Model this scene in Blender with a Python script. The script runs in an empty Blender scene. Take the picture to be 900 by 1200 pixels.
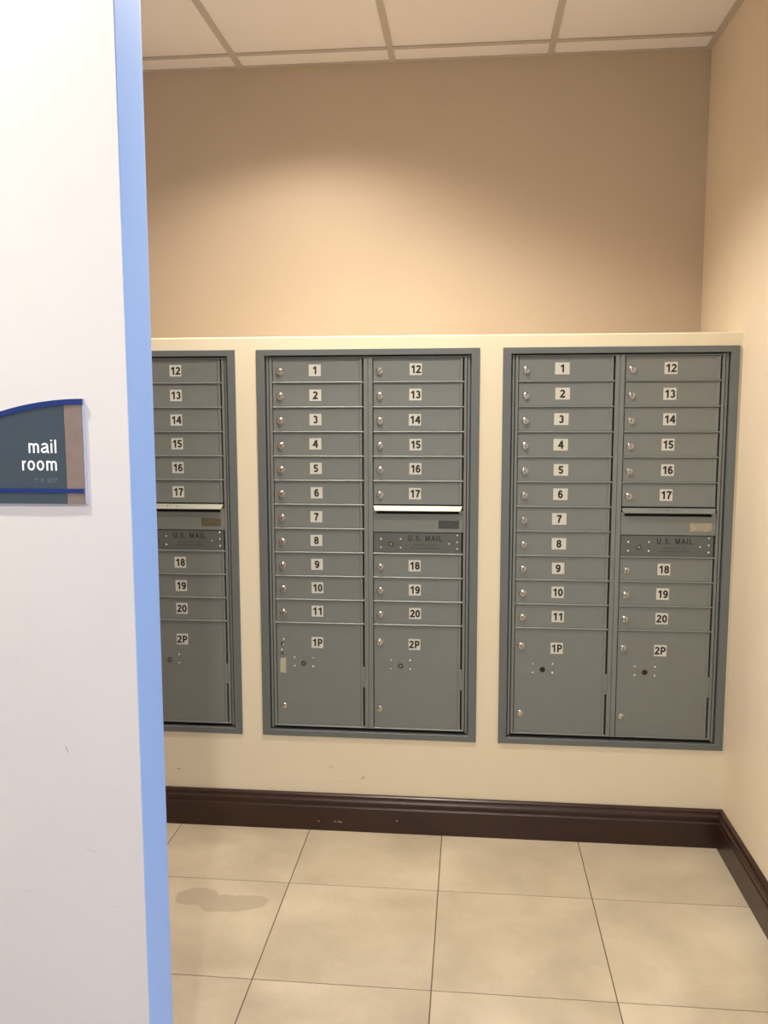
import bpy, bmesh, math, random
from mathutils import Matrix, Vector
random.seed(7)
SC = bpy.context.scene
C = SC.collection
PI = math.pi
R = math.radians

# ------------------------------------------------------------------ camera
F, CAM = 1014.38, Vector((0.7486, -3.0111, 1.5254))
yaw, pit, rol = R(5.7094), R(6.5477), R(-0.1047)
fw = Vector((-math.sin(yaw) * math.cos(pit), math.cos(yaw) * math.cos(pit), -math.sin(pit)))
rt = Vector((math.cos(yaw), math.sin(yaw), 0)); up = rt.cross(fw)
r2 = math.cos(rol) * rt + math.sin(rol) * up
u2 = -math.sin(rol) * rt + math.cos(rol) * up
cd = bpy.data.cameras.new('camera'); cam = bpy.data.objects.new('camera', cd); C.objects.link(cam)
cd.sensor_fit = 'VERTICAL'; cd.sensor_height = 36; cd.lens = F / 1200 * 36; cd.clip_start = .02
M4 = Matrix((r2, u2, -fw)).transposed().to_4x4(); M4.translation = CAM
cam.matrix_world = M4
SC.camera = cam

# ------------------------------------------------------------------ world, lights, exposure
SC.view_settings.view_transform = 'Standard'; SC.view_settings.look = 'None'
SC.view_settings.gamma = 1; SC.view_settings.use_curve_mapping = False
SC.view_settings.exposure = 0.7
w = bpy.data.worlds.new('world'); SC.world = w; w.use_nodes = True
w.node_tree.nodes['Background'].inputs[0].default_value = (.45, .62, 1, 1)
w.node_tree.nodes['Background'].inputs[1].default_value = 1.0
ZC = 2.894           # ceiling height
WARM = (1, .885, .73)
LENS = []


def spot(name, loc, power, color, deg, blend, rad):
    l = bpy.data.lights.new(name, 'SPOT'); l.energy = power; l.color = color
    l.spot_size = R(deg); l.spot_blend = blend; l.shadow_soft_size = rad
    o = bpy.data.objects.new(name, l); C.objects.link(o); o.location = loc


def area(name, loc, rot, sx, sy, power, color):
    l = bpy.data.lights.new(name, 'AREA'); l.energy = power; l.color = color
    l.shape = 'RECTANGLE'; l.size = sx; l.size_y = sy
    o = bpy.data.objects.new(name, l); C.objects.link(o); o.location = loc; o.rotation_euler = rot


CANS = [(.13, -.18), (.50, -.72)]              # recessed downlights of the mail room
HCANS = [(-.45, -2.15), (.75, -3.9)]            # recessed downlights of the hall
spot('downlight_lamp', (CANS[0][0], CANS[0][1], ZC - .012), 40, WARM, 140, .5, .08)
spot('downlight_lamp', (CANS[1][0], CANS[1][1], ZC - .012), 108, WARM, 136, .6, .08)
spot('hall_lamp', (HCANS[0][0], HCANS[0][1], ZC - .012), 90, (1, .98, .84), 150, .3, .06)
spot('hall_lamp', (HCANS[1][0], HCANS[1][1], ZC - .012), 150, (1, .92, .82), 150, .3, .06)
area('window_daylight', (3.55, -2.9, 1.05), (0, R(90), 0), 1.4, 2.2, 36, (.28, .50, 1))


# ------------------------------------------------------------------ materials
def mat(name, col, rough=.6, metal=0, noise=0, nscale=40, bump=0, bscale=200, spec=.5, emit=None, estr=0, coat=0):
    m = bpy.data.materials.new(name); m.use_nodes = True
    nt = m.node_tree; b = nt.nodes['Principled BSDF']
    b.inputs['Base Color'].default_value = (*col, 1)
    b.inputs['Roughness'].default_value = rough; b.inputs['Metallic'].default_value = metal
    b.inputs['Specular IOR Level'].default_value = spec
    b.inputs['Coat Weight'].default_value = coat
    if emit:
        b.inputs['Emission Color'].default_value = (*emit, 1); b.inputs['Emission Strength'].default_value = estr
    tc = nt.nodes.new('ShaderNodeTexCoord')
    if noise:
        n = nt.nodes.new('ShaderNodeTexNoise'); n.inputs['Scale'].default_value = nscale; n.inputs['Detail'].default_value = 5
        nt.links.new(tc.outputs['Object'], n.inputs['Vector'])
        mx = nt.nodes.new('ShaderNodeMix'); mx.data_type = 'RGBA'
        mx.inputs[6].default_value = (*[c * (1 - noise) for c in col], 1)
        mx.inputs[7].default_value = (*[min(1, c * (1 + noise)) for c in col], 1)
        nt.links.new(n.outputs['Fac'], mx.inputs[0]); nt.links.new(mx.outputs[2], b.inputs['Base Color'])
    if bump:
        n2 = nt.nodes.new('ShaderNodeTexNoise'); n2.inputs['Scale'].default_value = bscale; n2.inputs['Detail'].default_value = 3
        nt.links.new(tc.outputs['Object'], n2.inputs['Vector'])
        bp = nt.nodes.new('ShaderNodeBump'); bp.inputs['Strength'].default_value = bump; bp.inputs['Distance'].default_value = .002
        nt.links.new(n2.outputs['Fac'], bp.inputs['Height']); nt.links.new(bp.outputs['Normal'], b.inputs['Normal'])
    return m


def wall_mat(name, col, marks=()):
    """eggshell wall paint, roller texture, a few grey scuffs at world positions (x, z, rx, rz, angle)"""
    m = mat(name, col, .55, 0, .03, 6, .12, 260, .3)
    nt = m.node_tree; b = nt.nodes['Principled BSDF']
    src = b.inputs['Base Color'].links[0].from_socket
    geo = nt.nodes.new('ShaderNodeNewGeometry')
    nz = nt.nodes.new('ShaderNodeTexNoise'); nz.inputs['Scale'].default_value = 60
    nt.links.new(geo.outputs['Position'], nz.inputs['Vector'])
    for (x, z, rx, rz, an, dark) in marks:
        mp = nt.nodes.new('ShaderNodeMapping'); mp.vector_type = 'TEXTURE'
        mp.inputs['Location'].default_value = (x, 0, z); mp.inputs['Rotation'].default_value = (0, an, 0)
        mp.inputs['Scale'].default_value = (rx, 1000, rz)
        nt.links.new(geo.outputs['Position'], mp.inputs['Vector'])
        ln = nt.nodes.new('ShaderNodeVectorMath'); ln.operation = 'LENGTH'; nt.links.new(mp.outputs[0], ln.inputs[0])
        ad = nt.nodes.new('ShaderNodeMath'); ad.operation = 'MULTIPLY_ADD'
        nt.links.new(nz.outputs['Fac'], ad.inputs[0]); ad.inputs[1].default_value = .9
        nt.links.new(ln.outputs['Value'], ad.inputs[2])
        mr = nt.nodes.new('ShaderNodeMapRange'); mr.inputs['From Min'].default_value = 1.5; mr.inputs['From Max'].default_value = .9
        mr.inputs['To Max'].default_value = dark
        nt.links.new(ad.outputs[0], mr.inputs['Value'])
        mx = nt.nodes.new('ShaderNodeMix'); mx.data_type = 'RGBA'
        nt.links.new(mr.outputs[0], mx.inputs[0]); nt.links.new(src, mx.inputs[6])
        mx.inputs[7].default_value = (.16, .13, .10, 1)
        src = mx.outputs[2]
    nt.links.new(src, b.inputs['Base Color'])
    return m


M = {}
M['upper'] = wall_mat('tan_wall_paint', (.60, .495, .38))
M['lower'] = wall_mat('cream_wall_paint', (.76, .69, .53), [
    (-.325, .206, .010, .004, 0, .5), (.37, .20, .012, .007, -.6, .3), (.25, .235, .012, .008, 0, .16),
    (.30, .18, .09, .004, 0, .07)])
M['side'] = wall_mat('beige_side_wall_paint', (.84, .72, .57))
M['hall'] = wall_mat('offwhite_wall_paint', (.63, .60, .59), [
    (.0405, .932, .0095, .0016, 1.15, .6), (.077, .745, .012, .0012, .25, .3), (.125, .64, .012, .0012, 0, .15),
    (-.045, .66, .010, .0012, .2, .2)])
M['jamb'] = mat('daylight_tinted_paint', (.33, .50, .80), .5, 0, .03, 8, .2, 260, .3)  # jamb: part of the blue daylight cast is put into the base colour
M['ceil'] = mat('ceiling_tile_fibre', (.94, .88, .88), .9, 0, .05, 300, .8, 500, .1)
M['tee'] = mat('ceiling_grid_metal', (.56, .50, .45), .5, 0, .03, 30)
M['plaster'] = mat('hall_ceiling_paint', (.85, .82, .76), .8, 0, .02, 10)
M['grout'] = mat('grout', (.13, .09, .06), .9, 0, .1, 60)
M['wood'] = mat('dark_brown_painted_wood', (.030, .011, .007), .32, 0, .35, 25, .15, 120, .5)
M['chip'] = mat('chipped_white', (.55, .5, .45), .8)
M['steel'] = mat('silver_grey_powder_coat', (.200, .219, .213), .42, .25, .06, 18, .25, 700, .45)
M['trimsteel'] = mat('blue_grey_powder_coat', (.145, .165, .170), .42, .25, .06, 14, .25, 700, .45)
M['plate'] = mat('dark_grey_plate', (.115, .125, .125), .45, .25, .08, 30, .2, 700)
M['dark'] = mat('dark_interior', (.012, .011, .010), .8)
M['lock'] = mat('nickel_lock', (.50, .48, .43), .2, 1, .15, 60)
M['screw'] = mat('bright_screw_head', (.72, .70, .64), .25, .9)
M['key'] = mat('dark_brass_plug', (.10, .085, .06), .35, .8)
M['label'] = mat('white_number_sticker', (.60, .60, .555), .5)
M['ink'] = mat('black_ink', (.008, .008, .009), .6)
M['fadeink'] = mat('faded_ink', (.018, .018, .017), .6)
M['whitelip'] = mat('white_lip', (.60, .60, .54), .4, 0, .05, 40)
M['lightlip'] = mat('light_metal_lip', (.46, .47, .42), .4, .3, .06, 40)
M['tape'] = mat('aged_tape', (.42, .40, .31), .6, 0, .25, 90)
M['rust'] = mat('rusty_hole', (.10, .055, .035), .8, 0, .3, 200)
M['tagbrown'] = mat('brown_maker_tag', (.13, .10, .065), .5, .3, .45, 160)
M['tagdark'] = mat('charcoal_maker_tag', (.055, .062, .062), .45, .2, .4, 160)
M['tagsilver'] = mat('silver_maker_tag', (.36, .34, .26), .4, .4, .5, 110)
M['signpanel'] = mat('slate_blue_sign_panel', (.046, .066, .086), .38, .1, .06, 30)
M['signblue'] = mat('royal_blue_sign_band', (.006, .026, .15), .35)
M['signtaupe'] = mat('brushed_taupe_sign_strip', (.25, .19, .165), .45, .3, .18, 60)
M['signedge'] = mat('clear_acrylic_edge', (.55, .57, .66), .15, 0, 0)
M['signwhite'] = mat('white_lettering', (.93, .95, .97), .5)
M['braille'] = mat('braille_dots', (.26, .30, .33), .4)
M['ring'] = mat('white_trim_ring', (.8, .78, .74), .4)
M['lens'] = mat('lit_lamp_lens', (.9, .9, .85), .5, emit=(1, .86, .66), estr=6)
M['winframe'] = mat('white_window_frame', (.75, .76, .78), .4)
gl = mat('window_glass', (.9, .95, 1), .03, 0); gl.node_tree.nodes['Principled BSDF'].inputs['Transmission Weight'].default_value = 1
M['glass'] = gl


def tile_mat():
    m = bpy.data.materials.new('beige_porcelain_tile'); m.use_nodes = True
    nt = m.node_tree; b = nt.nodes['Principled BSDF']; L = nt.links.new
    b.inputs['Roughness'].default_value = .30; b.inputs['Specular IOR Level'].default_value = .45
    geo = nt.nodes.new('ShaderNodeNewGeometry')
    oi = nt.nodes.new('ShaderNodeObjectInfo')
    va = nt.nodes.new('ShaderNodeVectorMath'); va.operation = 'MULTIPLY_ADD'
    L(oi.outputs['Random'], va.inputs[0]); va.inputs[1].default_value = (9, 7, 0); L(geo.outputs['Position'], va.inputs[2])
    n1 = nt.nodes.new('ShaderNodeTexNoise'); n1.inputs['Scale'].default_value = 3.2; n1.inputs['Detail'].default_value = 6
    n1.inputs['Roughness'].default_value = .55; n1.inputs['Distortion'].default_value = .3
    L(va.outputs[0], n1.inputs['Vector'])
    cr = nt.nodes.new('ShaderNodeValToRGB')
    cr.color_ramp.elements[0].position = .32; cr.color_ramp.elements[0].color = (.50, .425, .315, 1)
    cr.color_ramp.elements[1].position = .68; cr.color_ramp.elements[1].color = (.69, .60, .46, 1)
    L(n1.outputs['Fac'], cr.inputs[0])
    n2 = nt.nodes.new('ShaderNodeTexNoise'); n2.inputs['Scale'].default_value = 90; n2.inputs['Detail'].default_value = 4
    L(va.outputs[0], n2.inputs['Vector'])
    m1 = nt.nodes.new('ShaderNodeMix'); m1.data_type = 'RGBA'; m1.blend_type = 'MULTIPLY'; m1.inputs[0].default_value = .22
    L(cr.outputs[0], m1.inputs[6]); L(n2.outputs['Color'], m1.inputs[7])
    m0 = nt.nodes.new('ShaderNodeMix'); m0.data_type = 'RGBA'; m0.blend_type = 'MIX'
    g = nt.nodes.new('ShaderNodeMix'); g.data_type = 'RGBA'; g.inputs[0].default_value = .75
    L(cr.outputs[0], g.inputs[6]); L(m1.outputs[2], g.inputs[7])
    # the damp stain in front of the left bank: a long blob with a tail to the right
    nz = nt.nodes.new('ShaderNodeTexNoise'); nz.inputs['Scale'].default_value = 16; nz.inputs['Detail'].default_value = 3
    L(geo.outputs['Position'], nz.inputs['Vector'])
    fac = None
    for (x, y, rx, ry) in [(-.102, -.490, .068, .050), (-.015, -.522, .095, .048), (.068, -.508, .066, .046)]:
        mp = nt.nodes.new('ShaderNodeMapping'); mp.vector_type = 'TEXTURE'
        mp.inputs['Location'].default_value = (x, y, 0); mp.inputs['Scale'].default_value = (rx, ry, 10)
        L(geo.outputs['Position'], mp.inputs['Vector'])
        ln = nt.nodes.new('ShaderNodeVectorMath'); ln.operation = 'LENGTH'; L(mp.outputs[0], ln.inputs[0])
        ad = nt.nodes.new('ShaderNodeMath'); ad.operation = 'MULTIPLY_ADD'
        L(nz.outputs['Fac'], ad.inputs[0]); ad.inputs[1].default_value = .9; L(ln.outputs['Value'], ad.inputs[2])
        mr = nt.nodes.new('ShaderNodeMapRange'); mr.inputs['From Min'].default_value = 1.46; mr.inputs['From Max'].default_value = 1.34
        L(ad.outputs[0], mr.inputs['Value'])
        if fac is None: fac = mr.outputs[0]
        else:
            mm = nt.nodes.new('ShaderNodeMath'); mm.operation = 'MAXIMUM'; L(fac, mm.inputs[0]); L(mr.outputs[0], mm.inputs[1]); fac = mm.outputs[0]
    sc = nt.nodes.new('ShaderNodeMath'); sc.operation = 'MULTIPLY'; L(fac, sc.inputs[0]); sc.inputs[1].default_value = .42
    L(sc.outputs[0], m0.inputs[0]); L(g.outputs[2], m0.inputs[6]); m0.inputs[7].default_value = (.30, .235, .17, 1)
    L(m0.outputs[2], b.inputs['Base Color'])
    bp = nt.nodes.new('ShaderNodeBump'); bp.inputs['Strength'].default_value = .08; bp.inputs['Distance'].default_value = .002
    L(n2.outputs['Fac'], bp.inputs['Height']); L(bp.outputs['Normal'], b.inputs['Normal'])
    return m


M['tile'] = tile_mat()


# ------------------------------------------------------------------ mesh helpers
class MB:
    def __init__(s): s.v = []; s.f = []; s.m = []; s.mats = []
    def mi(s, k):
        if k not in s.mats: s.mats.append(k)
        return s.mats.index(k)
    def add(s, vs, fs, k):
        o = len(s.v); s.v += [tuple(v) for v in vs]; i = s.mi(k)
        for f in fs: s.f.append([o + q for q in f]); s.m.append(i)
        return s
    def box(s, x0, x1, y0, y1, z0, z1, k):
        return s.add([(x0, y0, z0), (x1, y0, z0), (x1, y1, z0), (x0, y1, z0), (x0, y0, z1), (x1, y0, z1), (x1, y1, z1), (x0, y1, z1)],
                     [(0, 3, 2, 1), (4, 5, 6, 7), (0, 1, 5, 4), (1, 2, 6, 5), (2, 3, 7, 6), (3, 0, 4, 7)], k)
    def bbox(s, x0, x1, y0, y1, z0, z1, k, b=.001):
        """box whose four front (low y) edges are chamfered"""
        vs = [(x0, y1, z0), (x1, y1, z0), (x1, y1, z1), (x0, y1, z1),
              (x0, y0 + b, z0), (x1, y0 + b, z0), (x1, y0 + b, z1), (x0, y0 + b, z1),
              (x0 + b, y0, z0 + b), (x1 - b, y0, z0 + b), (x1 - b, y0, z1 - b), (x0 + b, y0, z1 - b)]
        fs = [(0, 3, 2, 1)]
        for i in range(4):
            j = (i + 1) % 4
            fs += [(i, j, 4 + j, 4 + i), (4 + i, 4 + j, 8 + j, 8 + i)]
        fs.append((8, 9, 10, 11))
        return s.add(vs, fs, k)
    def lathe(s, cx, cz, prof, k, n=20, y0=0):
        """prof = [(radius, y)] turned about the y axis through (cx, cz)"""
        vs = []; fs = []
        for (r, y) in prof:
            for i in range(n):
                a = 2 * PI * i / n; vs.append((cx + r * math.cos(a), y0 + y, cz + r * math.sin(a)))
        for j in range(len(prof) - 1):
            for i in range(n):
                i2 = (i + 1) % n; fs.append((j * n + i, j * n + i2, (j + 1) * n + i2, (j + 1) * n + i))
        fs.append(tuple((len(prof) - 1) * n + i for i in range(n)))
        return s.add(vs, fs, k)
    def extrude_x(s, prof, x0, x1, k):      # closed profile of (y, z)
        n = len(prof)
        vs = [(x0, y, z) for y, z in prof] + [(x1, y, z) for y, z in prof]
        fs = [(i, (i + 1) % n, n + (i + 1) % n, n + i) for i in range(n)] + [tuple(range(n - 1, -1, -1)), tuple(range(n, 2 * n))]
        return s.add(vs, fs, k)
    def extrude_z(s, prof, z0, z1, k):      # closed profile of (x, y)
        n = len(prof)
        vs = [(x, y, z0) for x, y in prof] + [(x, y, z1) for x, y in prof]
        fs = [(i, (i + 1) % n, n + (i + 1) % n, n + i) for i in range(n)] + [tuple(range(n - 1, -1, -1)), tuple(range(n, 2 * n))]
        return s.add(vs, fs, k)
    def extrude_y(s, prof, y0, y1, k):      # closed profile of (x, z)
        n = len(prof)
        vs = [(x, y0, z) for x, z in prof] + [(x, y1, z) for x, z in prof]
        fs = [(i, (i + 1) % n, n + (i + 1) % n, n + i) for i in range(n)] + [tuple(range(n - 1, -1, -1)), tuple(range(n, 2 * n))]
        return s.add(vs, fs, k)
    def mesh(s, name, recalc=True, smooth=False):
        me = bpy.data.meshes.new(name); me.from_pydata(s.v, [], s.f)
        for k in s.mats: me.materials.append(M[k])
        me.polygons.foreach_set('material_index', s.m)
        if recalc:
            bm = bmesh.new(); bm.from_mesh(me); bmesh.ops.recalc_face_normals(bm, faces=bm.faces); bm.to_mesh(me); bm.free()
        if smooth:
            me.polygons.foreach_set('use_smooth', [True] * len(me.polygons)); me.set_sharp_from_angle(angle=R(35))
        me.update(); return me


def put(name, me, parent=None, loc=(0, 0, 0), label=None, cat=None, group=None, kind=None):
    if isinstance(me, MB): me = me.mesh(name)
    o = bpy.data.objects.new(name, me); C.objects.link(o); o.location = loc
    if parent: o.parent = parent
    for k, v in (('label', label), ('category', cat), ('group', group), ('kind', kind)):
        if v: o[k] = v
    return o


# ------------------------------------------------------------------ lettering: a plain grotesque drawn as strokes
def arc(cx, cy, rx, ry, a0, a1, n=14):
    return [(cx + rx * math.cos(R(a0 + (a1 - a0) * i / n)), cy + ry * math.sin(R(a0 + (a1 - a0) * i / n))) for i in range(n + 1)]


def glyph(ch, w):
    h = w / 2; t = 1 - h; W = .56; c = .28; r = .28 - h; S = []; cl = False
    mid = .53; ru = (t - mid) / 2; cu = mid + ru; rl = (mid - h) / 2; clw = h + rl
    if ch == '0': S = [(arc(c, .5, r, .5 - h, 0, 360, 28), 1)]
    elif ch == '1': S = [([(.37, 0), (.37, 1)], 0), ([(.37, .93), (.27, .80), (.11, .725)], 0)]
    elif ch == '2': S = [(arc(c, t - (.30 - h), r, .30 - h, 168, -38) + [(h + .01, h), (W, h)], 0)]
    elif ch == '3': S = [(arc(.27, cu, r * .9, ru, 158, -90), 0), (arc(.27, clw, r, rl, 90, -158), 0)]
    elif ch == '4': S = [([(.42, 0), (.42, 1)], 0), ([(.40, .98 - h * .3), (.05 + h * .4, .24 + h), (.58, .24 + h)], 0)]
    elif ch == '5': S = [([(.51, t), (.16, t), (.10, .50)], 0), (arc(.27, .33, r, .33 - h, 135, -158), 0)]
    elif ch == '6': S = [(arc(c, .33, r, .33 - h, 0, 360, 24), 1), (arc(c, .5, r, .5 - h, 38, 190), 0)]
    elif ch == '9': S = [(arc(c, .67, r, .33 - h, 0, 360, 24), 1), (arc(c, .5, r, .5 - h, 218, 370), 0)]
    elif ch == '7': S = [([(.03, t), (.53, t)], 0), ([(.50, t - .02), (.37, .66), (.27, .36), (.22, 0)], 0)]
    elif ch == '8': S = [(arc(c, cu, r * .9, ru, 0, 360, 22), 1), (arc(c, clw, r, rl, 0, 360, 22), 1)]
    elif ch == 'P' or ch == 'R' or ch == 'B' or ch == 'D':
        x = .05 + h; W = .64; S = [([(x, 0), (x, 1)], 0)]
        if ch == 'D': S.append(([(x, t), (.30, t)] + arc(.30, .5, .32 - h, .5 - h, 90, -90) + [(x, h)], 0)); W = .66
        elif ch == 'B':
            S.append(([(x, t)] + arc(.34, cu, .22 - h, ru, 90, -90) + [(x, mid)], 0)); S.append(([(x, mid)] + arc(.34, clw, .27 - h, rl, 90, -90) + [(x, h)], 0))
        else:
            m2 = .44; rr = (t - m2) / 2; S.append(([(x, t)] + arc(.36, m2 + rr, .26 - h, rr, 90, -90) + [(x, m2)], 0))
            if ch == 'R': S.append(([(.36, m2), (.60, 0)], 0)); W = .68
    elif ch == 'U': W = .70; S = [([(.06 + h, 1), (.06 + h, .3)] + arc(.35, .3, .29 - h, .3 - h, 180, 360)[1:] + [(.64 - h, 1)], 0)]
    elif ch == 'S': W = .64; S = [(arc(.32, cu, .25 - h, ru, 20, 270) + arc(.32, clw, .27 - h, rl, 90, -160)[1:], 0)]
    elif ch == '.': W = .24; S = [([(.12, 0), (.12, w * 1.1)], 0)]
    elif ch == 'M': W = .82; S = [([(.06 + h, 0), (.06 + h, 1)], 0), ([(.76 - h, 0), (.76 - h, 1)], 0), ([(.08 + h, .97), (.41, .03)], 0), ([(.74 - h, .97), (.41, .03)], 0)]
    elif ch == 'A': W = .68; S = [([(.03 + h * .6, 0), (.34, .98)], 0), ([(.65 - h * .6, 0), (.34, .98)], 0), ([(.15, .33), (.53, .33)], 0)]
    elif ch == 'I': W = .26; S = [([(.13, 0), (.13, 1)], 0)]
    elif ch == 'L': W = .56; S = [([(.06 + h, 1), (.06 + h, h), (.54, h)], 0)]
    elif ch == 'E': W = .62; S = [([(.58, t), (.06 + h, t), (.06 + h, h), (.59, h)], 0), ([(.1, .52), (.54, .52)], 0)]
    elif ch == 'T': W = .60; S = [([(.30, 0), (.30, 1)], 0), ([(.02, t), (.58, t)], 0)]
    elif ch == 'H': W = .70; S = [([(.06 + h, 0), (.06 + h, 1)], 0), ([(.64 - h, 0), (.64 - h, 1)], 0), ([(.1, .52), (.6, .52)], 0)]
    elif ch == 'N': W = .70; S = [([(.06 + h, 0), (.06 + h, 1)], 0), ([(.64 - h, 0), (.64 - h, 1)], 0), ([(.08 + h, .96), (.62 - h, .04)], 0)]
    elif ch == 'V': W = .66; S = [([(.03 + h, 1), (.33, .02)], 0), ([(.63 - h, 1), (.33, .02)], 0)]
    elif ch == 'Y': W = .64; S = [([(.03 + h, 1), (.32, .45), (.61 - h, 1)], 0), ([(.32, .45), (.32, 0)], 0)]
    elif ch in 'OG':
        W = .76
        if ch == 'O': S = [(arc(.38, .5, .34 - h, .5 - h, 0, 360, 28), 1)]
        else: S = [(arc(.38, .5, .34 - h, .5 - h, 40, 335, 24) + [(.70 - h, .46), (.42, .46)], 0)]
    # lower case, x height .72
    elif ch == 'm': X = .74; q = .155; W = .88; S = [([(.06 + h, 0), (.06 + h, X)], 0)] + [
        ([(a, X * .5)] + arc(a + q, X - h - .17, q, .17, 180, 0, 10) + [(a + 2 * q, 0)], 0) for a in (.06 + h, .06 + h + 2 * q)]; W = .12 + w + 4 * q
    elif ch == 'r': X = .74; W = .36; S = [([(.06 + h, 0), (.06 + h, X)], 0), (arc(.06 + h + .19, X - h - .24, .19, .24, 180, 82, 8), 0)]
    elif ch == 'o': X = .76; W = .60; S = [(arc(.30, X / 2, .27 - h, X / 2 - h, 0, 360, 24), 1)]
    elif ch == 'i': W = .22; S = [([(.11, 0), (.11, .74)], 0), ([(.11, .88), (.11, 1)], 0)]
    elif ch == 'l': W = .22; S = [([(.11, 0), (.11, 1)], 0)]
    elif ch == 'a': X = .76; W = .60; S = [(arc(.28, X - h - .17, .22 - h * .3, .17, 160, 20, 10) + [(.49, .12), (.52, h * .7), (.58, h * .7)], 0), (
        [(.48, .43), (.26, .40)] + arc(.21, .21, .18 - h * .6, .21 - h, 95, 270, 12) + [(.34, .09), (.47, .22)], 0)]
    elif ch == ' ': W = .34
    return S, W


def ribbon(mb, pts, w, closed, X, Y, ox, oz, sc, key):
    if closed: pts = pts[:-1]
    n = len(pts); h = w / 2; vs = []
    for i, p in enumerate(pts):
        a = pts[i - 1] if (i or closed) else None; b = pts[(i + 1) % n] if (i < n - 1 or closed) else None
        d1 = Vector((p[0] - a[0], p[1] - a[1])).normalized() if a else None
        d2 = Vector((b[0] - p[0], b[1] - p[1])).normalized() if b else None
        d1 = d1 or d2; d2 = d2 or d1
        n1 = Vector((-d1.y, d1.x)); n2 = Vector((-d2.y, d2.x)); nn = n1 + n2
        if nn.length < 1e-4: nn = n1.copy()
        nn.normalize(); k = h / max(.45, nn.dot(n1))
        for s in (1, -1): vs.append((ox + (p[0] + s * nn.x * k) * sc, Y, oz + (p[1] + s * nn.y * k) * sc))
    fs = []
    for i in range(n if closed else n - 1):
        j = (i + 1) % n; fs.append((2 * i, 2 * i + 1, 2 * j + 1, 2 * j))
    mb.add(vs, fs, key)


def text(mb, s, cx, z, cap, key, w=.12, y=0, align='c', track=.06, width=None, stretch=1.0):
    G = [glyph(c, w) for c in s]; tot = sum(g[1] for g in G) + track * (len(G) - 1)
    if width: # adapt tracking
        track += (width / cap - tot) / max(1, len(G) - 1); tot = width / cap
    x = cx - (tot * cap / 2 if align == 'c' else tot * cap if align == 'r' else 0) * stretch
    for i, (S, W) in enumerate(G):
        for k, (pts, cl) in enumerate(S):
            ribbon(mb, [(p[0] * stretch, p[1]) for p in pts], w, cl, None, y - .00001 * k, x, z, cap, key)
        x += (W + track) * cap * stretch


# ------------------------------------------------------------------ the setting
XR, RB = 1.642, .5507        # right wall; depth of the recess above the built-out wall
YF = -1.595                  # hall face of the near wall
XL, HX0, HX1, HY0 = -1.02, -2.2, 3.6, -5.0
ZL = 1.7891
UW, ZT, ZB = .777, 1.7441, .3513
XA, XB, XC = -.0765 - UW, 0.0, .8557
H = ZT - ZB

put('wall_back', MB().box(XL, XR, RB, RB + .1, 0, ZC + .02, 'upper'), kind='structure')
put('wall_left', MB().box(XL - .1, XL, -1.47, RB, 0, ZC + .02, 'upper'), kind='structure')
put('wall_right', MB().box(XR, XR + .12, -1.47, RB + .1, 0, ZC + .02, 'side').box(XR, XR + .12, YF, -1.47, 0, ZC + .02, 'side'), kind='structure')

# built-out lower wall with three openings for the banks, softly rounded top edge
lw = MB(); FR = .10; e = .009
def slab(x0, x1, z0, z1): lw.box(x0, x1, 0, FR, z0, z1, 'lower')
opens = [(x + e, x + UW - e) for x in (XA, XB, XC)]
slab(XL, XR, 0, ZB + e)
cur = XL
for a, b in opens: slab(cur, a, ZB + e, ZT - e); cur = b
slab(cur, XR, ZB + e, ZT - e)
rr = .006
prof = [(0, ZT - e), (0, ZL - rr)] + [(rr - rr * math.cos(R(a)), ZL - rr + rr * math.sin(R(a))) for a in (22, 45, 68)] + [(rr, ZL), (RB, ZL), (RB, ZT + .02), (FR, ZT + .02), (FR, ZT - e)]
lw.extrude_x(prof, XL, XR, 'lower')
put('wall_back_lower', lw, kind='structure')

# near wall with the opening into the mail room
put('wall_front', MB().extrude_z([(HX0, YF), (.1738, YF), (.1738, -1.51), (.125, -1.4705), (HX0, -1.4705)], 0, ZC + .02, 'hall'), kind='structure')
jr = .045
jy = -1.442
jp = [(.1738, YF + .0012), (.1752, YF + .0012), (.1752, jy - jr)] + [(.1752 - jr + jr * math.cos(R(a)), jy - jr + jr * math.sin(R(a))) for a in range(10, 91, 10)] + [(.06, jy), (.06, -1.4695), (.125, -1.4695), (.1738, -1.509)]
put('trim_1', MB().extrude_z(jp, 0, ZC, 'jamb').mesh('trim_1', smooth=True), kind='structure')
put('wall_front_header', MB().box(.18, XR, YF, -1.47, 2.42, ZC + .02, 'hall'), kind='structure')
put('wall_front_right', MB().box(XR + .12, HX1, YF, -1.47, 0, ZC + .02, 'hall'), kind='structure')
put('wall_hall_left', MB().box(HX0 - .1, HX0, HY0, -1.47, 0, ZC + .02, 'hall'), kind='structure')
put('wall_hall_back', MB().box(HX0, HX1, HY0 - .1, HY0, 0, ZC + .02, 'hall'), kind='structure')
wy0, wy1, wz0, wz1 = -4.0, -1.8, .3, 1.8
put('wall_hall_right', MB().box(HX1, HX1 + .12, HY0, wy0, 0, ZC + .02, 'hall').box(HX1, HX1 + .12, wy1, -1.47, 0, ZC + .02, 'hall')
    .box(HX1, HX1 + .12, wy0, wy1, 0, wz0, 'hall').box(HX1, HX1 + .12, wy0, wy1, wz1, ZC + .02, 'hall'), kind='structure')
wf = MB()
for a, b in ((wy0, wy0 + .05), (wy1 - .05, wy1), (-2.925, -2.875)): wf.box(HX1 + .02, HX1 + .08, a, b, wz0, wz1, 'winframe')
for a, b in ((wz0, wz0 + .05), (wz1 - .05, wz1)): wf.box(HX1 + .02, HX1 + .08, wy0 + .05, wy1 - .05, a, b, 'winframe')
win = put('window_1', wf, kind='structure')
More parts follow.
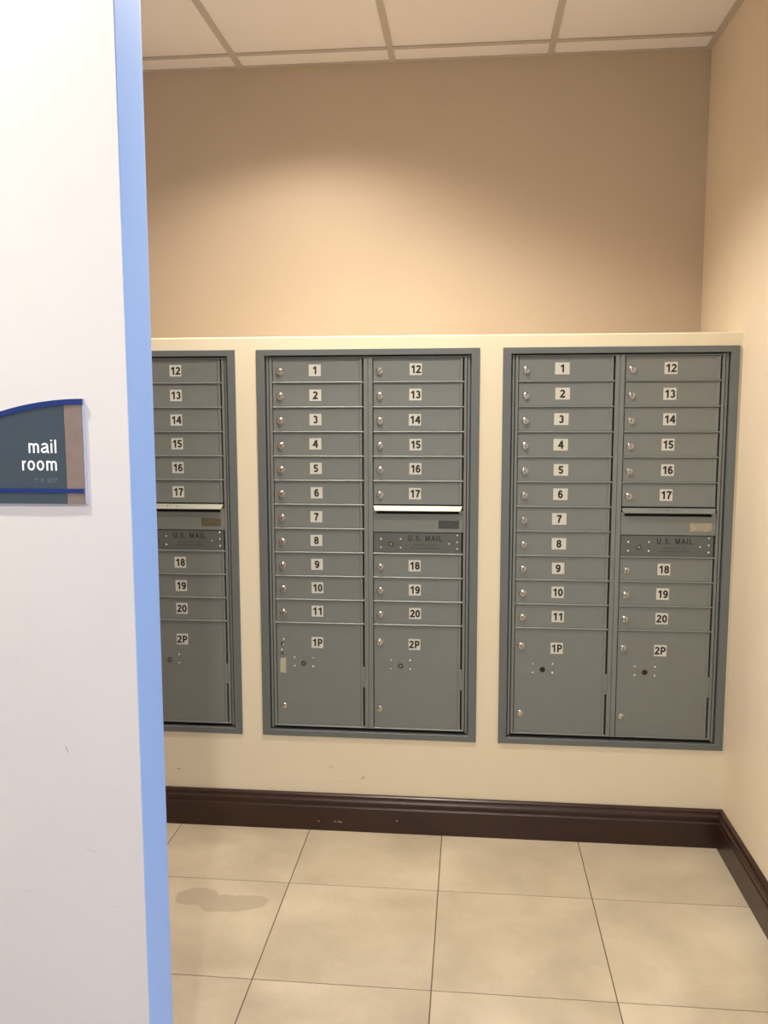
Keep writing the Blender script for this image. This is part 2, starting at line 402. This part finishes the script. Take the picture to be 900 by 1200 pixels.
for a, b in ((wy0 + .05, -2.925), (-2.875, wy1 - .05)):
    put('pane', MB().box(HX1 + .045, HX1 + .051, a, b, wz0 + .05, wz1 - .05, 'glass'), win)

# ceiling: backing slab, lay-in tiles, grid of tees, edge angle; plaster over the hall
ceil = put('ceiling', MB().box(XL, XR, -1.47, RB, ZC + .022, ZC + .06, 'plaster').box(HX0, HX1, HY0, YF, ZC, ZC + .06, 'plaster'), kind='structure')
gx = [XL, -.7893, -.1793, .4307, 1.0407, XR]; gy = [-1.47, -1.407, -.797, -.187, .4229, RB]
tc = {}
for i in range(5):
    for j in range(5):
        w_, d_ = gx[i + 1] - gx[i] - .006, gy[j + 1] - gy[j] - .006; key = (round(w_, 3), round(d_, 3))
        if key not in tc:
            tc[key] = MB().add([(sx * (w_ / 2 - q), sy * (d_ / 2 - q), z) for (q, z) in ((0, .018), (0, .002), (.003, -.001)) for sx, sy in ((-1, -1), (1, -1), (1, 1), (-1, 1))],
                [(0, 1, 2, 3), (8, 11, 10, 9)] + [(a + k, a + (k + 1) % 4, a + 4 + (k + 1) % 4, a + 4 + k) for a in (0, 4) for k in range(4)], 'ceil').mesh('ceiling_tile')
        put('ceiling_tile', tc[key], ceil, ((gx[i] + gx[i + 1]) / 2, (gy[j] + gy[j + 1]) / 2, ZC + .003))
hw = .012
for x in gx[1:-1]: put('grid_tee', MB().box(x - hw, x + hw, -1.47, RB, ZC - .003, ZC + .001, 'tee'), ceil)
for y in gy[1:-1]:
    for i in range(5):
        a = gx[i] + (hw if i else 0); b = gx[i + 1] - (hw if i < 4 else 0)
        put('grid_tee', MB().box(a, b, y - hw, y + hw, ZC - .0025, ZC + .001, 'tee'), ceil)
ea = MB().box(XL, XR, RB - .014, RB, ZC - .002, ZC + .0015, 'tee').box(XR - .022, XR, -1.47, RB, ZC - .0035, ZC + .0012, 'tee').box(XL, XL + .022, -1.47, RB, ZC - .0035, ZC + .0012, 'tee')
put('edge_angle', ea, ceil)

# floor: grout bed and single tiles
floor = put('floor', MB().box(HX0, HX1, HY0, RB, -.05, -.0018, 'grout'), kind='structure')
TS, fx0, fy0 = .4856, .1725, -.3837
gr = .0015
tcache = {}
def cuts(o, a, b):
    k0 = math.ceil((a - o) / TS); c = [a]; k = k0
    while o + k * TS < b - 1e-4:
        if o + k * TS > a + 1e-4: c.append(o + k * TS)
        k += 1
    return c + [b]
def lay(x0, x1, y0, y1):
    cx, cy = cuts(fx0, x0, x1), cuts(fy0, y0, y1)
    for i in range(len(cx) - 1):
        for j in range(len(cy) - 1):
            w_, d_ = cx[i + 1] - cx[i] - 2 * gr, cy[j + 1] - cy[j] - 2 * gr
            if w_ < .012 or d_ < .012: continue
            key = (round(w_, 3), round(d_, 3))
            if key not in tcache:
                q = .0008
                tcache[key] = MB().add([(sx * (w_ / 2 - k), sy * (d_ / 2 - k), z) for (k, z) in ((0, -.0017), (0, -.0008), (q, 0)) for sx, sy in ((-1, -1), (1, -1), (1, 1), (-1, 1))],
                    [(0, 3, 2, 1), (8, 9, 10, 11)] + [(a + k, a + (k + 1) % 4, a + 4 + (k + 1) % 4, a + 4 + k) for a in (0, 4) for k in range(4)], 'tile').mesh('floor_tile')
            put('floor_tile', tcache[key], floor, ((cx[i] + cx[i + 1]) / 2, (cy[j] + cy[j + 1]) / 2, 0))
lay(XL, XR, -1.47, 0)
lay(.18, XR, YF, -1.47)
lay(HX0, HX1, HY0, YF)

# baseboards: plain board, step and moulded cap
HB = .136; T0 = .020
bprof = [(0, 0), (T0, 0), (T0, .088), (T0 - .002, .090), (T0 - .004, .093), (T0 - .004, .100), (T0 - .001, .103), (T0, .108), (T0 - .001, .113),
         (T0 - .006, .118), (T0 - .008, .123), (T0 - .007, .127), (T0 - .008, .131), (T0 - .012, .1345), (.004, HB), (0, HB)]
def baseboard(name, x0, y0, x1, y1, nx, ny, m0=0, m1=0, chips=()):
    """board along (x0,y0)-(x1,y1); (nx,ny) points into the room; m0/m1 mitre the ends by their thickness"""
    d = Vector((x1 - x0, y1 - y0)).normalized(); n = len(bprof); vs = []
    for (ex, ey, m) in ((x0, y0, m0), (x1, y1, -m1)):
        for (t, z) in bprof: vs.append((ex + nx * t + d.x * m * t, ey + ny * t + d.y * m * t, z + .0002))
    fs = [(i, (i + 1) % n, n + (i + 1) % n, n + i) for i in range(n)] + [tuple(range(n - 1, -1, -1)), tuple(range(n, 2 * n))]
    mb = MB().add(vs, fs, 'wood')
    for (cx, cz, w_, h_) in chips:
        k = 7; ring = [(cx + w_ * math.cos(2 * PI * i / k) * random.uniform(.5, 1), y0 - T0 - .0003, cz + h_ * math.sin(2 * PI * i / k) * random.uniform(.5, 1)) for i in range(k)]
        mb.add(ring, [tuple(range(k))], 'chip')
    return put(name, mb.mesh(name, recalc=not chips), kind='structure')
baseboard('baseboard_back', XL, 0, XR, 0, 0, -1, 1, 1, [(.205, .035, .007, .0022), (.268, .036, .006, .002), (.283, .037, .009, .0022), (.29, .034, .004, .0018), (.495, .05, .0035, .003)])
baseboard('baseboard_right', XR, 0, XR, YF, -1, 0, 1, 0)
baseboard('baseboard_left', XL, 0, XL, -1.47, 1, 0, 1, 0)
baseboard('baseboard_front', HX0, YF, .172, YF, 0, -1)

# ------------------------------------------------------------------ the banks of mailboxes (local x 0..UW measured from the left, T from the top)
P0, PITCH, BH = .0278, .0859, .0032      # top rail, row pitch, half rail height
Z = lambda T: H - T
LX = (.0530, .3760); RX = (.4085, .7250)
ox = -UW / 2                              # bank origin in the middle of its base

trim = MB()
def ring(inset, y): return [(ox + inset[0], y, inset[3]), (ox + UW - inset[1], y, inset[3]), (ox + UW - inset[1], y, H - inset[2]), (ox + inset[0], y, H - inset[2])]
loops = [ring((0, 0, 0, 0), .0004), ring((0, 0, 0, 0), -.0055), ring((.0012,) * 4, -.0068), ring((.0268, .0265, .0200, .0205), -.0068),
         ring((.0285, .0280, .0212, .0220), -.0055), ring((.0285, .0280, .0212, .0220), .016)]
vs = [v for l in loops for v in l]; fs = []
for a in range(len(loops) - 1):
    for i in range(4): fs.append((4 * a + i, 4 * a + (i + 1) % 4, 4 * a + 4 + (i + 1) % 4, 4 * a + 4 + i))
trim.add(vs, fs, 'trimsteel')
trim_me = trim.mesh('trim_frame')

body = MB()
def V(x0, x1, T0_, T1_, y, k='steel', b=.0012, yb=.020): body.bbox(ox + x0, ox + x1, y, yb, Z(T1_), Z(T0_), k, b)
TI, TB = .0250, 1.3590
V(.0295, .0325, .0205, 1.372, .0120); V(.0325, .0405, .0235, 1.3655, .0045); V(.0430, .0530, TI, TB, .0025)
V(.3765, .3915, TI, TB, .0025); V(.3920, .4080, TI, TB, .0018)
V(.7252, .7345, TI, TB, .0025); V(.7365, .7450, .0235, 1.3655, .0045); V(.7450, .7488, .0205, 1.372, .0120)
for col in (LX, RX):
    for i in range(12):
        if col is RX and i == 7: continue
        T = P0 + PITCH * i
        if col is RX and i == 6: continue
        V(col[0], col[1], T - BH, T + BH, .0016, b=.0024)
    V(col[0], col[1], 1.3535, TB, .0022, b=.0016)
# fixed panel with the letter slot under door 17
V(RX[0], RX[1], .5725, .6375, .0035); V(RX[0], .4210, .5600, .5725, .0035); V(.7095, RX[1], .5600, .5725, .0035)
body.box(ox + .0300, ox + .7480, .0205, .0215, Z(1.372), Z(.0205), 'dark')
body.box(ox + .0200, ox + .7570, .0300, .3600, Z(1.374), Z(.019), 'dark')
body_me = body.mesh('cabinet_body')


def door_mesh(x0, x1, T0_, T1_, k='steel', name='door', hinge=False):
    """pressed door: flat face, raised strip on the hinge side, open slit beyond it"""
    mb = MB(); a, b = ox + x0 + .0018, ox + x1
    pr = [(a, .0185), (a, .0078), (a + .0010, .0068), (b - .0165, .0068), (b - .0135, .0040), (b - .0062, .0036), (b - .0054, .0046), (b - .0054, .0185)]
    mb.extrude_z(pr, Z(T1_ - BH - .0008), Z(T0_ + BH + .0012), k)
    return mb.mesh(name)


def lock_mesh():
    mb = MB()
    mb.lathe(0, 0, [(.0128, .0002), (.0128, -.0014), (.0120, -.0024), (.0102, -.0030), (.0099, -.0068), (.0086, -.0080), (.0062, -.0082), (.0058, -.0070)], 'lock', 20)
    mb.box(-.0012, .0012, -.0074, -.0069, -.0045, .0045, 'dark')
    mb.box(-.0046, -.0016, -.0078, -.0069, -.0030, .0036, 'lock')
    return mb.mesh('lock', smooth=True)


def screw_mesh():
    return MB().lathe(0, 0, [(.0040, .0001), (.0039, -.0008), (.0030, -.0019), (.0014, -.0024)], 'screw', 12).mesh('screw', smooth=True)


def plug_mesh():
    mb = MB().lathe(0, 0, [(.0110, .0002), (.0108, -.0010), (.0085, -.0022), (.0040, -.0028)], 'lock', 18)
    return mb.mesh('plug_button', smooth=True)


def key_mesh(empty):
    mb = MB()
    if empty: mb.lathe(0, 0, [(.0096, -.0002), (.0095, -.0009), (.0082, -.0009), (.0078, -.0003)], 'dark', 20)
    else:
        mb.lathe(0, 0, [(.0092, .0002), (.0092, -.0016), (.0082, -.0022), (.0064, -.0018), (.0062, -.0005)], 'key', 20)
        mb.lathe(0, 0, [(.0042, 0), (.0042, -.0022), (.0034, -.0028)], 'lock', 14); mb.box(-.0007, .0007, -.0034, -.0026, -.003, .003, 'dark')
    return mb.mesh('key_cylinder', smooth=not empty)


def label_mesh(s, w2=.0212):
    mb = MB(); h2 = .0200
    mb.bbox(-w2, w2, -.0005, 0, -h2, h2, 'label', .0002)
    text(mb, s, 0, -.0138, .0276, 'ink', .21, -.0007, track=.03, stretch=1.16)
    return mb.mesh('number_label', recalc=False)


me_lock, me_screw, me_plug = lock_mesh(), screw_mesh(), plug_mesh()
me_key, me_hole = key_mesh(False), key_mesh(True)
me_dl = door_mesh(LX[0], LX[1], P0, P0 + PITCH); me_dr = door_mesh(RX[0], RX[1], P0, P0 + PITCH)
me_pl = door_mesh(LX[0], LX[1], P0 + 11 * PITCH, 1.3560 + .0008, name='parcel_door'); me_pr = door_mesh(RX[0], RX[1], P0 + 11 * PITCH, 1.3560 + .0008, name='parcel_door')
me_lab = {s: label_mesh(s) for s in [str(i) for i in range(1, 21)] + ['1P', '2P']}
me_hinge = MB().bbox(-.0062, .0022, .0022, .016, -.0365, .0365, 'steel', .0008).mesh('hinge_leaf')

me_wide = {str(i): label_mesh(str(i), .0245) for i in range(1, 9)}       # the right bank's first stickers are wider

# plate reading U.S. MAIL, recessed between the slot panel and door 18
PT0, PT1 = .6395, .7112
def plate_mesh():
    mb = MB(); a, b = ox + RX[0] + .0018, ox + RX[1]
    pr = [(a, .0185), (a, .0072), (a + .001, .0062), (b - .0135, .0062), (b - .0115, .0046), (b - .0062, .0046), (b - .0054, .0056), (b - .0054, .0185)]
    mb.extrude_z(pr, Z(PT1), Z(PT0), 'plate')
    return mb.mesh('mail_plate')
me_plate = plate_mesh()
lt = MB()
text(lt, 'U.S. MAIL', ox + .5915, Z(.6685), .0200, 'fadeink', .17, .0060, width=.121 / 1.15, stretch=1.15)
text(lt, 'APPROVED BY THE', ox + .5905, Z(.6855), .0050, 'fadeink', .2, .0060, width=.080)
text(lt, 'POSTMASTER GENERAL', ox + .5905, Z(.6965), .0050, 'fadeink', .2, .0060, width=.101)
me_lett = lt.mesh('lettering', recalc=False)


def lip_mesh(k, words):
    mb = MB(); a, b = ox + RX[0] + .0010, ox + .7215
    x0, x1 = a, b
    # sloping hood over the slot: its lower edge stands out and is cut back at both ends
    T0_, T1_ = .5440, .5590
    vs = [(x0, .012, Z(T0_)), (x1, .012, Z(T0_)), (x1, .0010, Z(T0_ + .001)), (x0, .0010, Z(T0_ + .001)),
          (x0 + .006, -.0105, Z(T1_)), (x1 - .006, -.0105, Z(T1_)), (x1 - .006, -.0105, Z(T1_ + .0022)), (x0 + .006, -.0105, Z(T1_ + .0022)),
          (x0 + .004, .012, Z(T1_ + .0022)), (x1 - .004, .012, Z(T1_ + .0022))]
    mb.add(vs, [(0, 1, 2, 3), (3, 2, 5, 4), (4, 5, 6, 7), (7, 6, 9, 8), (0, 3, 4, 8), (1, 9, 5, 2), (4, 7, 8), (5, 9, 6), (0, 8, 9, 1)], k)
    me = mb.mesh('slot_hood')
    if words:
        t = MB(); cx, cap = (ox + .517, .0062) if k == 'lightlip' else (ox + .555, .0056)
        text(t, words, 0, 0, cap, 'fadeink', .15, 0, width=.135 if k == 'lightlip' else .105)
        # lay the words onto the sloping face
        s0, s1 = Vector((0, .0010, Z(T0_ + .001))), Vector((0, -.0105, Z(T1_))); d = (s1 - s0); nrm = Vector((0, -d.z, d.y)).normalized()
        if nrm.y > 0: nrm = -nrm
        mid = s0 + d * .62; un = -d.normalized()
        t.v = [tuple(Vector((cx, 0, 0)) + Vector((v[0], 0, 0)) + mid + un * v[2] + nrm * .0004) for v in t.v]
        return me, t.mesh('lettering', recalc=False)
    return me, None


def bank(x, which):
    root = bpy.data.objects.new('mailbox_bank', None); C.objects.link(root); root.location = (x + UW / 2, 0, ZB)
    root.empty_display_size = .1
    root['category'] = 'mailboxes'; root['group'] = 'mailbox banks set into the wall'
    root['label'] = {'A': 'grey steel mailbox bank at left, partly hidden behind the blue wall edge',
                     'B': 'grey steel mailbox bank in the middle with white slot hood and peeling tape on 1P',
                     'C': 'grey steel mailbox bank at right against the side wall, empty round keyholes'}[which]
    put('trim_frame', trim_me, root, label='blue-grey outer trim frame')
    put('cabinet_body', body_me, root)
    rnd = random.Random(which)
    def lab(par, s, lx, T, j=True):
        o = put('number_label', (me_wide if which == 'C' and s in me_wide else me_lab)[s], par, (ox + lx + (rnd.uniform(-.0015, .0015) if j else 0), .0068, Z(T) + (rnd.uniform(-.0012, .0012) if j else 0)), label='white sticker reading ' + s)
        o.rotation_euler.y = R(rnd.uniform(-.8, .8))
    def mailbox(me, i, s, lx, kx):
        d = put('door', me, root, (0, 0, -PITCH * i), label='mailbox door ' + s)
        # children share the door's frame: rows are shifted with the parent
        lab(d, s, lx, P0 + PITCH / 2)
        l = put('lock', me_lock, d, (ox + kx, .0068, Z(P0 + PITCH / 2 + .0055))); l.rotation_euler.y = R(rnd.uniform(-25, 25))
    lxl, lxr = (.2030, .5540) if which != 'C' else (.1990, .5560)
    for i in range(11): mailbox(me_dl, i, str(i + 1), lxl + .0025, .0800)
    for i in range(6): mailbox(me_dr, i, str(i + 12), lxr + .0025, .4330)
    for i in range(8, 11): mailbox(me_dr, i, str(i + 10), lxr + .0025, .4330)
    for me, s, sx, lx in ((me_pl, '1P', 0, lxl), (me_pr, '2P', .3525, lxr)):
        d = put('parcel_door', me, root, label='large parcel door ' + s)
        lab(d, s, lx + .001, 1.0438)
        broken = which == 'B' and s == '1P'
        if not broken: put('lock', me_lock, d, (ox + sx + .0775, .0068, Z(1.0385)))
        else:
            hm = MB().lathe(0, 0, [(.0068, -.0002), (.0062, -.0008)], 'rust', 14)
            hm.lathe(-.001, -.034, [(.0052, -.0002), (.0045, -.0007)], 'rust', 12)
            put('lock_hole', hm, d, (ox + .0755, .0068, Z(1.052)), label='rusty hole of a missing lock')
            for (hx, hT, sc) in ((.0801, 1.0342, 1), (.0790, 1.0542, .9), (.0728, 1.0745, .8)):
                o = put('screw', me_screw, d, (ox + hx, .0068, Z(hT))); o.scale = (sc,) * 3
            tp = MB(); k = [(-.0105, -.029), (-.003, -.0275), (.004, -.030), (.0110, -.0285), (.0105, 0), (.0112, .029), (-.0095, .0255), (-.0110, .003)]
            tp.extrude_y(k, -.0006, 0, 'tape')
            put('tape_strip', tp, d, (ox + .0768, .0068, Z(1.1315)), label='peeling yellowed tape')
        key = me_hole if which == 'C' else me_key
        ko = put('key_cylinder', key, d, (ox + sx + .1530, .0068, Z(1.1222)))
        if not which == 'C': ko['label'] = 'dark round keyhole cylinder'
        for dx in (.1190, .1880):
            for T in (1.1020, 1.1340): put('screw', me_screw, d, (ox + sx + dx, .0068, Z(T)))
        put('plug_button', me_plug, d, (ox + sx + .0775, .0068, Z(1.2845)))
        put('hinge_leaf', me_hinge, d, (ox + (LX[1] if s == '1P' else RX[1]) - .0018, 0, Z(1.1690)))
    hood, words = lip_mesh({'A': 'lightlip', 'B': 'whitelip', 'C': 'steel'}[which], {'A': 'OUTGOING MAIL', 'B': None, 'C': 'OUTGOING MAIL'}[which])
    h = put('slot_hood', hood, root, label={'A': 'light metal hood over the letter slot', 'B': 'white hood over the letter slot', 'C': 'grey hood over the letter slot'}[which])
    if words: put('lettering', words, h)
    pl = put('mail_plate', me_plate, root, label='dark grey plate reading U.S. MAIL')
    put('lettering', me_lett, pl)
    put('lock', me_key, pl, (ox + .4715, .0062, Z(.6800)))
    for (sx, sT) in ((.4361, .6629), (.4360, .6935), (.5053, .6622), (.5054, .6929), (.6763, .6774), (.7046, .6472), (.7048, .6713), (.7050, .6958)):
        y = .0062 if sx < .7 else .0054
        put('screw', me_screw, pl, (ox + sx, y, Z(sT)))
    tk = {'A': 'tagbrown', 'B': 'tagdark', 'C': 'tagsilver'}[which]
    put('maker_tag', MB().bbox(ox + .6390, ox + .7115, .0029, .0036, Z(.6235), Z(.5945), tk, .0003), root,
        label={'A': 'small brown maker tag', 'B': 'small charcoal maker tag', 'C': 'small worn silver maker tag'}[which])
    return root


bank(XA, 'A'); bank(XB, 'B'); bank(XC, 'C')

# ------------------------------------------------------------------ the sign on the near wall
SX0, SX1, SZ0, SZT, AR, SXC = -.1050, .0985, 1.3715, 1.5495, .508, .098
def top(x, off=0): return SZT - off - (AR - off - math.sqrt((AR - off) ** 2 - (x - SXC) ** 2))
def arch(x0, x1, z0, off, n=16):
    if z0 is not None: base = [(x0, z0), (x1, z0)]
    return base + [(x1 + (x0 - x1) * i / n, top(x1 + (x0 - x1) * i / n, off)) for i in range(n + 1)]
sign = bpy.data.objects.new('room_sign', None); C.objects.link(sign); sign.location = (0, YF, SZ0)
sign['label'] = 'arched slate blue sign reading mail room, on the near white wall'; sign['category'] = 'sign'
def sp(name, mb, **k):
    mb.v = [(v[0], v[1], v[2] - SZ0) for v in mb.v]
    return put(name, mb.mesh(name, recalc=k.pop('recalc', True)), sign, **k)
sp('backing_plate', MB().extrude_y(arch(SX0, SX1 + .0005, SZ0 - .0005, -.0004), -.0050, -.0004, 'signedge'))
sp('face_panel', MB().extrude_y(arch(SX0, .0650, SZ0, .0085), -.0085, -.0051, 'signpanel'))
sp('side_strip', MB().extrude_y(arch(.0654, SX1 - .0022, SZ0, .0085, 4), -.0078, -.0051, 'signtaupe'), label='brushed taupe vertical strip')
n = 18
bandp = [(SX0 + (SX1 - SX0) * i / n, top(SX0 + (SX1 - SX0) * i / n, .0092)) for i in range(n + 1)] + [(SX1 + (SX0 - SX1) * i / n, top(SX1 + (SX0 - SX1) * i / n)) for i in range(n + 1)]
sp('arched_band', MB().extrude_y(bandp, -.0105, -.0051, 'signblue'), label='royal blue arched top band')
sp('cross_band', MB().extrude_y([(SX0, 1.3903), (.0957, 1.3903), (.0957, 1.3978), (SX0, 1.3978)], -.0098, -.0051, 'signblue'), label='royal blue horizontal band')
tx = MB()
text(tx, 'mail', .0512, 1.4583, .0226, 'signwhite', .135, -.0089, 'r', track=.06, stretch=1.10)
text(tx, 'room', .0512, 1.4285, .0226, 'signwhite', .135, -.0089, 'r', track=.06, stretch=1.10)
sp('lettering', tx, recalc=False, label='white lettering reading mail room')
br = MB()
cells = ['134', '1', '24', '123', '', '1235', '135', '135', '134']
for i, cdots in enumerate(cells):
    for c_ in cdots:
        k = int(c_) - 1; bx = .0098 + i * .0046 + (k // 3) * .0019; bz = 1.4140 - (k % 3) * .0028
        br.lathe(bx, bz, [(.00075, 0), (.0006, -.0004), (.0003, -.0006)], 'braille', 6, -.0085)
sp('braille_line', br, label='raised braille dots')

# ------------------------------------------------------------------ the lamps themselves
for i, (x, y) in enumerate(CANS + HCANS):
    dl = bpy.data.objects.new('downlight', None); C.objects.link(dl); zt_ = ZC - (.0005 if i < 2 else .0003); dl.location = (x, y, zt_)
    dl['category'] = 'ceiling light'; dl['group'] = 'recessed downlights'
    dl['label'] = ['round recessed downlight in the mail room ceiling near the back wall', 'round recessed downlight in the mail room ceiling near the doorway',
                   'round recessed downlight in the hall above the sign wall', 'round recessed downlight in the hall far behind the camera'][i]
    rg = MB(); nn = 28; vs = []; fs = []
    for r_, z_ in ((.088, 0), (.087, -.003), (.074, -.005), (.070, -.001)):
        for a in range(nn): vs.append((r_ * math.cos(2 * PI * a / nn), r_ * math.sin(2 * PI * a / nn), z_))
    for j in range(3):
        for a in range(nn): fs.append((j * nn + a, j * nn + (a + 1) % nn, (j + 1) * nn + (a + 1) % nn, (j + 1) * nn + a))
    put('trim_ring', rg.add(vs, fs, 'ring'), dl)
    ln = MB().add([(.0705 * math.cos(2 * PI * a / nn), .0705 * math.sin(2 * PI * a / nn), -.0012) for a in range(nn)], [tuple(range(nn))], 'lens')
    put('lens', ln, dl)
